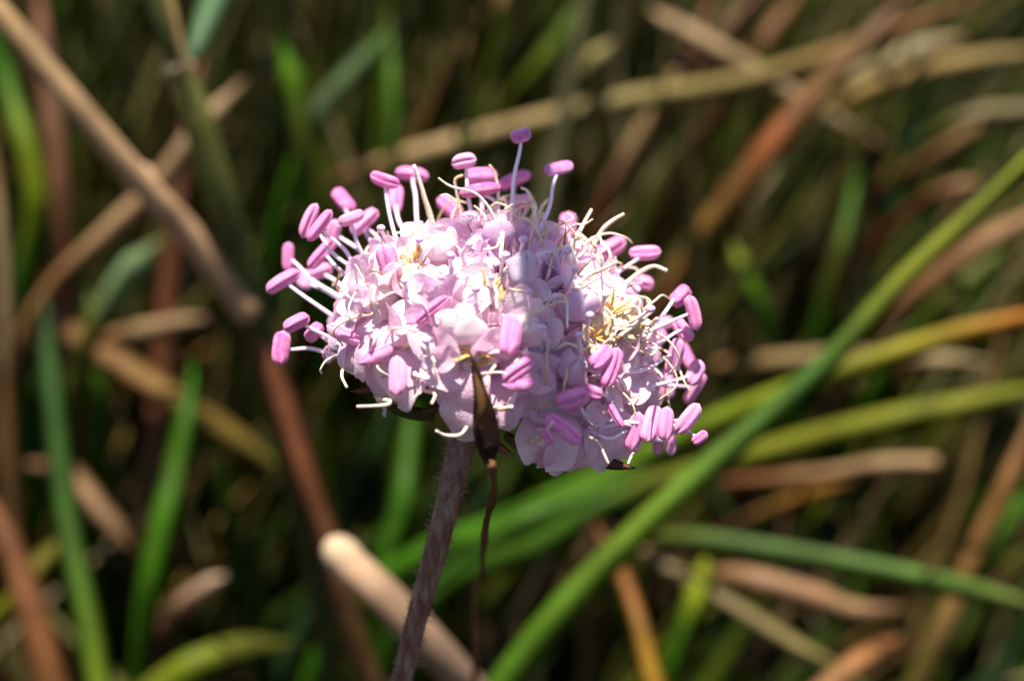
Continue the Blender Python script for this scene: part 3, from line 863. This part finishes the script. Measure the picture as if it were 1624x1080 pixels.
N = 74
ga = math.pi * (3 - math.sqrt(5))
zmin = math.cos(R(84))
for i in range(N):
    z = 1 - (i + 0.5) / N * (1 - zmin)
    th = math.acos(z)
    ph = i * ga + r.gauss(0, 0.08)
    out = Vector((math.sin(th) * math.cos(ph), math.sin(th) * math.sin(ph), math.cos(th)))
    # right front hangs lower than the rest
    hang = max(0.0, out.x * 0.55 - out.y * 0.75) * max(0, math.sin(th) - 0.5)
    lift = max(0.0, -out.x * 0.7 - out.y * 0.6 + 0.1) * max(0, math.sin(th) - 0.5)
    pos_l = Vector((out.x * 0.92, out.y * 0.92, out.z * 0.90 - 0.34 * hang + 0.8 * lift))
    o_l = Vector((out.x, out.y, out.z * 0.9 + 0.12 - 0.25 * hang)).normalized()
    pos = HEADM @ pos_l
    ow = HM @ o_l
    deg = math.degrees(th)
    if deg < 30:  # shade over the middle of the head put into lilac tints
        if r.random() < 0.2:
            b = obj('bud', r.choice(BUDS), flower, LM(frame_at(pos + ow * 0.03, ow, r.uniform(0, 6)) @ Matrix.Scale(r.uniform(0.10, 0.13), 4)), LILAC.lerp(WHITE, 0.4 * r.random()))
        else:
            add_floret(pos, ow, r.uniform(0.85, 1.05), 'cup' if r.random() < 0.6 else 'small', LILAC.lerp(PINK, r.random() * 0.7))
    elif deg < 66:  # sunlit highlights of this ring put partly into whiter tints
        if r.random() < 0.07:
            b = obj('bud', r.choice(BUDS), flower, LM(frame_at(pos + ow * 0.04, ow, r.uniform(0, 6)) @ Matrix.Scale(r.uniform(0.11, 0.14), 4)), WHITE.lerp(LILAC, 0.5 * r.random()))
        else:
            add_floret(pos, ow, r.uniform(0.85, 1.1), 'small' if r.random() < 0.45 else 'mid', WHITE.lerp(PINK, r.random() ** 1.5 * 0.6))
    else:
        down = HM @ Vector((out.x * 0.8, out.y * 0.8, -0.6))
        add_floret(pos, ow, r.uniform(0.9, 1.1), 'rim', PINK.lerp(LILAC, r.random() * 0.55).lerp(WHITE, r.random() * 0.3), 4, down=down)

def shell(px, py, rad, back=False):
    """point on a sphere of radius rad round the head, seen at that pixel; beyond it, the nearest point"""
    d = (P(px, py, 1.0) - CAM).normalized()
    oc = CAM - HEAD
    b = oc.dot(d)
    c = oc.length_squared - rad * rad
    disc = b * b - c
    s = -b if disc <= 0 else (-b + math.sqrt(disc) if back else -b - math.sqrt(disc))
    return CAM + d * s

# buds that stand out on the front of the head
for (px, py, rr, tint) in ((735, 522, 0.155, WHITE), (830, 432, 0.125, Vector((0.66, 0.58, 0.74))), (921, 487, 0.115, Vector((0.66, 0.5, 0.7))),
                           (836, 527, 0.11, WHITE), (612, 480, 0.12, CREAM), (905, 585, 0.11, PINK), (790, 372, 0.10, LILAC), (1000, 487, 0.075, CREAM), (700, 395, 0.10, WHITE)):
    p = shell(px, py, 1.10)
    ow = (p - HEAD).normalized()
    obj('bud', r.choice(BUDS), flower, LM(frame_at(p, (ow + upv * 0.5).normalized(), r.uniform(0, 6)) @ Matrix.Scale(rr, 4)), tint)
# lobes that show singly along the lower edge: px, py, size, spread direction in the picture
for (px, py, sz, dx, dy, tint) in ((728, 600, 0.75, -0.1, -1, PINK), (640, 612, 1.15, -0.4, -1, WHITE), (575, 590, 1.1, -0.8, -0.6, PINK), (865, 722, 1.15, -0.05, -1, PINK),
                                   (940, 715, 1.15, 0.3, -1, PINK), (800, 655, 0.9, 0.1, -1, LILAC), (845, 640, 1.0, 0.2, -1, PINK), (905, 665, 1.05, 0.1, -1, LILAC),
                                   (985, 650, 1.0, 0.6, -0.8, PINK), (1000, 690, 1.0, 0.7, -0.8, PINK), (965, 690, 1.1, 0.3, -1, PINK), (1005, 610, 0.9, 1, -0.4, LILAC), (900, 720, 1.1, 0.1, -1, PINK), (690, 575, 0.95, 0, -1, LILAC), (540, 545, 1.0, -1, -0.3, PINK)):
    p = shell(px, py, 1.06)
    ow = (p - HEAD).normalized()
    dn = rgt * dx + upv * dy
    add_floret(p - ow * 0.12 - dn.normalized() * 0.34, (ow + upv * 0.25).normalized(), sz, 'rim', tint.lerp(WHITE, 0.2), 3, down=dn)

# stamens ---------------------------------------------------------------
def anther_mesh(seed, split=False):
    """two pollen sacs side by side, each with its own furrow; length 1 along X, width 1 along Y, face towards +Z"""
    r = random.Random(seed)
    vs, fs = [], []
    n, sides = 18, 24
    bend = r.uniform(-0.05, 0.05)
    for i in range(n):
        t = i / (n - 1)
        x = t - 0.5
        e = abs(2 * t - 1)
        prof = max(0.0, 1 - e ** (3.4 + (seed % 3) * 0.8)) ** 0.5
        for k in range(sides):
            th = 2 * math.pi * k / sides
            c, s = math.cos(th), math.sin(th)
            groove = 1 - 0.46 * math.exp(-((abs(th - math.pi / 2)) / 0.22) ** 2) - 0.26 * math.exp(-((abs(th - 3 * math.pi / 2)) / 0.25) ** 2)
            groove -= 0.17 * math.exp(-((th - 0.62) / 0.16) ** 2) + 0.17 * math.exp(-((th - (math.pi - 0.62)) / 0.16) ** 2)
            gg = groove if 0.04 < t < 0.96 else 1 - (1 - groove) * 0.8
            y = 0.5 * prof * c * gg
            z = 0.40 * prof * s * gg
            xo = 0.03 * (1 - abs(abs(c) - 0.6)) * (1 if t > 0.5 else -1) * (e ** 6)
            w = noise.noise(Vector((t * 5, c * 2, s * 2 + seed * 3))) * 0.035 * prof
            vs.append((x + xo, y * (1 + w) + bend * (1 - e * e) * 2 - bend, z * (1 + w)))
    for i in range(n - 1):
        for k in range(sides):
            k2 = (k + 1) % sides
            fs.append((i * sides + k, i * sides + k2, (i + 1) * sides + k2, (i + 1) * sides + k))
    return mesh('anther', vs, fs, M_ANTHER)
ANTH = [anther_mesh(s) for s in range(6)]

# px, py, length, width, angle (deg, anticlockwise), place (f front, m middle, b behind), filament foot px or None
A = [(490, 350, 58, 21, 66, 'm', (560, 425)), (507, 358, 60, 21, 52, 'm', (565, 428)), (545, 318, 46, 28, -50, 'b', (590, 395)), (610, 286, 48, 22, -18, 'm', (632, 390)),
     (653, 277, 58, 24, -9, 'b', (655, 350)), (628, 316, 46, 27, 85, 'b', (645, 375)), (557, 346, 44, 23, 23, 'm', (585, 420)), (578, 352, 56, 25, 45, 'b', (606, 398)),
     (528, 371, 46, 24, 75, 'b', (590, 420)), (511, 402, 64, 21, 47, 'm', (570, 450)), (457, 408, 46, 18, 88, 'b', (530, 470)), (449, 446, 60, 24, 32, 'm', (545, 512)),
     (487, 444, 34, 26, 60, 'b', (540, 480)), (508, 431, 38, 24, 20, 'b', (550, 470)), (617, 418, 62, 33, -70, 'f', (668, 535)), (575, 437, 60, 26, -10, 'm', (600, 470)),
     (470, 512, 44, 25, 28, 'm', (545, 545)), (498, 527, 34, 26, 50, 'm', (550, 548)), (446, 552, 54, 28, 84, 'm', (530, 563)), (546, 530, 60, 24, -25, 'f', (600, 555)),
     (553, 553, 36, 16, 10, 'm', (600, 555)), (597, 563, 60, 22, 26, 'f', (545, 540)), (630, 596, 64, 29, 90, 'f', (600, 560)), (685, 491, 66, 20, 39, 'f', (700, 545)),
     (736, 256, 40, 24, 10, 'm', (750, 350)), (763, 279, 52, 27, 3, 'b', (765, 350)), (761, 302, 66, 24, 8, 'm', (788, 360)), (815, 286, 58, 22, 20, 'b', (805, 350)),
     (826, 215, 34, 22, 15, 'm', (812, 352)), (886, 267, 48, 23, 13, 'm', (842, 392)), (826, 321, 42, 25, 15, 'b', (822, 360)), (714, 330, 50, 26, -40, 'b', (720, 370)),
     (901, 358, 42, 28, 88, 'b', (880, 410)), (968, 394, 54, 28, 28, 'b', (920, 430)), (1023, 401, 50, 24, 3, 'm', (965, 450)), (1018, 449, 38, 24, -10, 'b', (960, 480)),
     (1079, 470, 38, 30, 45, 'm', (1000, 545)), (1099, 496, 56, 22, -75, 'm', (985, 540)), (1083, 523, 44, 24, -52, 'm', (985, 560)), (1070, 565, 60, 25, 76, 'm', (975, 590)),
     (1090, 566, 48, 22, -65, 'b', (990, 570)), (1102, 591, 44, 26, 64, 'm', (1000, 620)), (1102, 617, 56, 21, 60, 'b', (1000, 610)), (1055, 610, 48, 28, -80, 'b', (985, 600)),
     (1015, 600, 44, 28, -75, 'b', (970, 600)), (1007, 684, 62, 25, 76, 'm', (930, 680)), (1033, 672, 62, 29, 70, 'm', (945, 680)), (1056, 672, 54, 25, 84, 'm', (960, 665)),
     (1044, 699, 46, 20, 86, 'b', (960, 690)), (1063, 699, 46, 20, 94, 'b', (965, 690)), (1091, 664, 58, 26, 52, 'm', (990, 672)), (1110, 694, 28, 17, 38, 'm', (1040, 668)),
     (809, 531, 66, 35, 83, 'f', (812, 600)), (822, 588, 56, 27, 35, 'f', (810, 640)), (824, 609, 54, 23, 4, 'f', (800, 650)), (953, 567, 46, 30, 48, 'f', (985, 625)),
     (970, 583, 66, 28, 70, 'f', (990, 630)), (893, 680, 68, 28, -38, 'f', (850, 680)), (868, 692, 28, 18, -60, 'f', (850, 700)), (908, 632, 54, 34, 18, 'f', (930, 665)),
     (938, 622, 36, 24, -20, 'f', (960, 640)), (975, 657, 48, 15, -60, 'f', (930, 680)), (992, 594, 34, 20, 30, 'm', (960, 620)), (1018, 530, 30, 22, 20, 'b', (980, 560)),
     (1042, 542, 44, 22, 60, 'b', (985, 570)), (1050, 515, 40, 22, 20, 'b', (985, 550))]
ROSE = Vector((0.92, 0.21, 0.56)); PALE = Vector((0.95, 0.42, 0.70)); DEEP = Vector((0.74, 0.12, 0.42)); SHADE_PURP = Vector((0.62, 0.17, 0.52))
r = random.Random(9)
for (px, py, ln_, wd, ang, place, foot) in A:
    if place == 'f':
        a = shell(px, py, 1.20)
    else:
        d0 = D - (r.uniform(-0.1, 0.35) if place == 'm' else r.uniform(-0.75, -0.35))
        rho = math.hypot(px - HPX[0], py - HPX[1]) * D / FPX
        if place == 'm' and rho < 1.3:
            d0 = D - 0.15
        if py > 655 and px > 990:
            d0 -= 0.5
        a = P(px, py, d0)
    dep = (a - CAM).dot(fwd)
    k = dep / FPX
    th = R(ang)
    u = (rgt * math.cos(th) + upv * math.sin(th) + fwd * r.gauss(0, 0.22)).normalized()
    vdir = (CAM - a).normalized()
    zz = (vdir - u * vdir.dot(u)).normalized()
    zz = Quaternion(u, r.gauss(0, 0.55)) @ zz
    yy = zz.cross(u)
    M = Matrix((u * ln_ * k, yy * wd * k, zz * wd * k)).transposed().to_4x4()
    M.translation = a
    b = shell(foot[0], foot[1], 0.98)
    if place == 'b':
        b = b + fwd * 0.45
    back = -zz * wd * k * 0.30
    e = a + back
    out = (b - HEAD).normalized()
    mid1 = b.lerp(e, 0.35) + out * 0.10 * (e - b).length + Vector((r.gauss(0, .02), r.gauss(0, .02), r.gauss(0, .02)))
    mid2 = b.lerp(e, 0.75) + out * 0.05 * (e - b).length
    ps = spline([b - out * 0.12, b, mid1, mid2, e], 18)
    vs, fs = tube_data([p - b for p in ps], [0.017, 0.015, 0.013, 0.011, 0.009], 7)
    st = obj('stamen', mesh('stamen', vs, fs, M_THREAD), flower, Matrix.Translation(L(b)), Vector((0.82, 0.70, 0.80)).lerp(Vector((0.74, 0.55, 0.74)), r.random()))
    tint = ROSE.lerp(PALE, r.random() * 0.7) if r.random() < 0.8 else ROSE.lerp(DEEP, r.random())
    if py < 275 and px > 800: tint = SHADE_PURP  # shade band on the top stamens put into a purple tint
    if 540 < py < 720 and 790 < px < 1000: tint = ROSE.lerp(SHADE_PURP, 0.4 * r.random())  # shade on the lower right front put into the tint
    obj('anther', r.choice(ANTH), st, Matrix.Translation(-b) @ M, tint)

# styles with a knob of a stigma ------------------------------------------
vs, fs = ellipsoid(1, 1, 0.8, 14, 8, 0.15)
STIG = mesh('stigma', vs, fs, M_THREAD)
S = [(838, 463, 845, 500), (912, 428, 892, 470), (676, 540, 690, 580), (641, 446, 655, 480), (754, 458, 752, 500), (744, 388, 742, 430), (918, 531, 915, 570), (858, 405, 845, 450),
     (604, 362, 618, 390), (1032, 490, 985, 525), (586, 525, 600, 545), (880, 470, 870, 500), (700, 440, 705, 470), (802, 405, 800, 450), (960, 468, 940, 500), (566, 478, 590, 500),
     (665, 380, 668, 410), (900, 398, 885, 430), (780, 440, 785, 470), (830, 380, 826, 415), (676, 600, 660, 590), (935, 500, 925, 530), (715, 405, 720, 440), (860, 520, 862, 550)]
for (x1, y1, x0, y0) in S:
    e = shell(x1, y1, 1.30)
    b = shell(x0, y0, 0.98)
    out = (b - HEAD).normalized()
    ps = spline([b, b.lerp(e, 0.5) + out * 0.03 + Vector((r.gauss(0, .02), r.gauss(0, .02), r.gauss(0, .02))), e], 12)
    vs, fs = tube_data([p - b for p in ps], [0.017, 0.013, 0.014], 7)
    st = obj('style', mesh('style', vs, fs, M_THREAD), flower, Matrix.Translation(L(b)), Vector((0.78, 0.64, 0.78)))
    obj('stigma', STIG, st, Matrix.Translation(e - b) @ Matrix.Scale(r.uniform(0.022, 0.03), 4), Vector((0.66, 0.40, 0.66)))

# shrivelled cream threads (spent filaments) --------------------------------
def thread(pts, rad, tint, mat=M_DRY, name='spent_filament'):
    ps = spline(pts, 22)
    o0 = ps[0].copy()
    vs, fs = tube_data([p - o0 for p in ps], rad, 6, 0.35)
    return obj(name, mesh(name, vs, fs, mat), flower, Matrix.Translation(L(o0)), tint)
IVORY = Vector((0.84, 0.74, 0.63)); TAN = Vector((0.64, 0.47, 0.30)); STRAWC = Vector((0.78, 0.64, 0.44))
T = [([(690, 365), (676, 322), (666, 290), (656, 262)], 0.02), ([(940, 392), (955, 365), (972, 350), (990, 339)], 0.016), ([(985, 455), (1010, 436), (1035, 422), (1058, 430)], 0.018),
     ([(905, 392), (920, 365), (938, 333)], 0.016), ([(600, 632), (618, 636), (612, 642), (566, 645)], 0.016), ([(575, 570), (548, 580), (542, 596), (550, 614)], 0.013),
     ([(740, 678), (728, 690), (705, 690), (692, 683)], 0.012), ([(995, 690), (1010, 705), (1002, 722), (996, 735)], 0.011), ([(796, 350), (797, 370), (794, 410)], 0.017),
     ([(850, 372), (846, 330), (838, 305), (826, 298)], 0.016), ([(828, 350), (838, 325), (820, 322), (802, 332)], 0.014), ([(732, 345), (724, 305), (722, 285), (734, 278)], 0.012),
     ([(718, 350), (725, 325), (710, 310), (698, 311)], 0.012), ([(790, 310), (787, 285), (782, 270), (776, 262)], 0.012), ([(858, 332), (862, 325), (868, 318), (872, 315)], 0.012),
     ([(864, 380), (866, 360), (860, 345), (863, 338)], 0.01), ([(640, 555), (655, 545), (675, 552), (690, 575)], 0.014), ([(755, 580), (785, 577), (778, 590), (772, 612)], 0.012),
     ([(780, 645), (795, 648), (812, 645)], 0.02), ([(765, 480), (768, 455), (785, 455), (788, 490)], 0.013), ([(860, 490), (880, 470), (898, 475), (900, 520)], 0.011),
     ([(868, 440), (880, 400), (905, 392), (912, 420)], 0.012), ([(900, 470), (925, 455), (950, 440)], 0.012), ([(672, 618), (690, 625), (685, 640)], 0.013),
     ([(930, 440), (955, 428), (980, 415)], 0.015), ([(945, 400), (935, 382), (950, 376), (955, 390)], 0.012), ([(880, 555), (900, 545), (925, 555), (935, 548)], 0.01),
     ([(1000, 560), (1030, 520), (1042, 505)], 0.018), ([(960, 545), (1000, 520), (1036, 492)], 0.02), ([(840, 700), (860, 690), (876, 670)], 0.012), ([(930, 690), (950, 705), (965, 735)], 0.012)]
for pts, rad in T:
    n = len(pts)
    w = [shell(x, y, 1.04 + 0.22 * i / (n - 1)) for i, (x, y) in enumerate(pts)]
    w.insert(0, w[0].lerp(HEAD, 0.22))
    thread(w, [rad, rad, rad * 0.8, rad * 0.6], IVORY.lerp(STRAWC, r.random() * 0.6))
for k in range(85):
    th = math.acos(1 - r.random() * 0.78)
    ph = r.uniform(0, 6.28)
    out = HM @ Vector((math.sin(th) * math.cos(ph), math.sin(th) * math.sin(ph), math.cos(th)))
    p = HEAD + out * r.uniform(0.98, 1.1)
    tn = Quaternion(out, r.uniform(0, 6.28)) @ out.orthogonal().normalized()
    q = Quaternion(out, r.uniform(-1.3, 1.3)) @ tn
    l = r.uniform(0.12, 0.3)
    up = r.uniform(0.05, 0.22)
    pts = [p - out * 0.2, p, p + tn * l * 0.4 + out * up * 0.8, p + tn * l * 0.8 + q * l * 0.2 + out * up, p + tn * l * 0.7 + q * l * 0.6 + out * up * r.uniform(0.2, 1.3)]
    thread(pts, [0.010, 0.009, 0.007, 0.005], IVORY.lerp(TAN, r.random() ** 1.5))
# dark calyx bristles glimpsed between the florets
for k in range(46):
    th = math.acos(1 - r.random() * 0.6)
    ph = r.uniform(0, 6.28)
    out = HM @ Vector((math.sin(th) * math.cos(ph), math.sin(th) * math.sin(ph), math.cos(th)))
    p = HEAD + out * 0.7
    tn = out.orthogonal().normalized() * r.gauss(0, 0.12)
    thread([p, p + out * 0.2 + tn * 0.4, p + out * 0.42 + tn], [0.016, 0.012, 0.003], Vector((0.08, 0.03, 0.02)), name='bristle')
for pts in ([(778, 560), (770, 520), (768, 480)], [(782, 575), (776, 530), (778, 495)], [(790, 570), (805, 560), (830, 553)]):
    w = [shell(x, y, 1.02) for x, y in pts]
    thread(w, [0.022, 0.02, 0.004], Vector((0.09, 0.03, 0.02)), name='bristle')

# withered tan centres: crumpled corollas
def crumple_mesh(seed):
    vs, fs = [], []
    nu, nv = 22, 10
    rr = random.Random(seed)
    for j in range(nv + 1):
        t = j / nv
        for i in range(nu):
            ph = 2 * math.pi * i / nu
            k = noise.noise(Vector((math.cos(ph) * 1.6, math.sin(ph) * 1.6, t * 2.5 + seed * 7)))
            k2 = noise.noise(Vector((math.cos(ph) * 4, math.sin(ph) * 4, t * 6 + seed * 3)))
            rad = (0.3 + 0.7 * t) * (1 + 0.35 * k + 0.25 * k2)
            vs.append((rad * math.cos(ph), rad * math.sin(ph), 0.9 * t - 0.5 * t * t + 0.28 * k2 + 0.15 * k))
    for j in range(nv):
        for i in range(nu):
            i2 = (i + 1) % nu
            fs.append((j * nu + i, j * nu + i2, (j + 1) * nu + i2, (j + 1) * nu + i))
    return mesh('withered_floret', vs, fs, M_DRY)
CR = [crumple_mesh(s) for s in (1, 2, 3, 4)]
for (px, py, s, tint) in ((652, 420, 0.13, (0.88, 0.74, 0.48)), (668, 452, 0.11, (0.88, 0.74, 0.50)), (965, 500, 0.12, (0.88, 0.72, 0.52)), (945, 535, 0.12, (0.85, 0.68, 0.50)), (640, 440, 0.09, (0.90, 0.78, 0.56)),
                          (775, 470, 0.09, (0.60, 0.36, 0.20)), (990, 520, 0.10, (0.82, 0.66, 0.42)), (755, 560, 0.08, (0.5, 0.28, 0.14))):
    p = shell(px, py, 1.07)
    ow = ((p - HEAD).normalized() + (CAM - p).normalized() * 0.4).normalized()
    w = obj('withered_floret', r.choice(CR), flower, LM(frame_at(p, ow, r.uniform(0, 6)) @ Matrix.Scale(s, 4)), Vector(tint))
    w['label'] = 'golden tan withered floret'
    for q in range(5):
        tn = Quaternion(ow, r.uniform(0, 6.28)) @ ow.orthogonal().normalized()
        thread([p - ow * 0.02, p + tn * 0.06 + ow * 0.07, p + tn * 0.13 + ow * r.uniform(0.02, 0.14)], [0.009, 0.009, 0.005], Vector((0.70, 0.45, 0.14)))

# bracts under the head
def bract(px0, py0, px1, py1, d, w, tint):
    a, b = P(px0, py0, d), P(px1, py1, d - 0.1)
    ps = spline([a, a.lerp(b, 0.5) + upv * -0.015, b], 10)
    o0 = ps[0].copy()
    vs, fs, co = [], [], []
    ribbon_into(vs, fs, co, [p - o0 for p in ps], lambda u: w * max(0.05, math.sin(math.pi * (0.2 + 0.8 * u))) , upv.copy(), lambda u: tint, 0.12)
    obj('bract', mesh('bract', vs, fs, M_STRAW, cols=co), flower, Matrix.Translation(L(o0)))
bract(612, 610, 552, 621, 8.9, 0.05, (0.20, 0.085, 0.045))
bract(920, 718, 1010, 743, 8.75, 0.085, (0.13, 0.05, 0.04))
bract(770, 690, 816, 722, 8.75, 0.06, (0.30, 0.12, 0.06))
bract(700, 640, 668, 652, 8.9, 0.06, (0.16, 0.09, 0.04))
bract(690, 660, 600, 640, 9.3, 0.09, (0.10, 0.10, 0.03))
bract(800, 690, 880, 730, 9.3, 0.09, (0.10, 0.10, 0.03))

# ------------------------------------------------------------------ dry bud in front of the flower
pts = [(752, 985, 12.2), (764, 900, 10.6), (770, 835, 9.2), (783, 780, 8.3), (779, 735, 8.0)]
ps = [P(*p) for p in pts]
low = ps[0]
end = Vector((low.x + 0.5, low.y + 1.2, -0.3))
path = spline([end, end.lerp(low, 0.5) + Vector((0.2, -0.3, 0)), low.lerp(end, 0.12)] + ps, 46)
pod = link(bpy.data.objects.new('dry_bud', None))
pod.location = end
tag(pod, 'slim brown dried bud on a thin crooked stalk in front of the flower head', 'bud')
vs, fs = tube_data([p - end for p in path], lambda u: 0.024 + 0.004 * math.sin(u * 40), 10, 0.2)
obj('stalk', mesh('stalk', vs, fs, M_STRAW, cols=[(0.15, 0.075, 0.035)] * len(vs)), pod)
bp = spline([P(778, 740, 8.1), P(774, 712, 8.08), P(770, 680, 8.05), P(765, 640, 8.0), P(757, 600, 7.92), P(748, 562, 7.85)], 26)
def pod_r(u):
    return lerp_list([0.026, 0.045, 0.068, 0.070, 0.064, 0.050, 0.034, 0.022, 0.004], u)
vs, fs = tube_data([p - end for p in bp], pod_r, 14, 0.25)
cols = []
for i in range(26):
    cols += [lerp_list([(0.10, 0.045, 0.025), (0.022, 0.009, 0.006), (0.018, 0.007, 0.005), (0.024, 0.010, 0.006), (0.04, 0.017, 0.008), (0.07, 0.032, 0.016), (0.09, 0.045, 0.022)], i / 25)] * 14  # shadow on the lower part put into the capsule colour
cols += [cols[0], cols[-1]]
obj('capsule', mesh('capsule', vs, fs, M_STRAW, cols=cols), pod)
vs, fs, co = [], [], []
fl = [p - end for p in spline([P(757, 668, 7.88), P(764, 652, 7.85), P(760, 620, 7.83), P(752, 590, 7.84)], 10)]
ribbon_into(vs, fs, co, fl, lambda u: 0.06 * math.sin(math.pi * (0.12 + 0.84 * u)), rgt.copy(), lambda u: (0.16, 0.075, 0.03))
obj('scale_leaf', mesh('scale_leaf', vs, fs, M_STRAW, cols=co), pod)
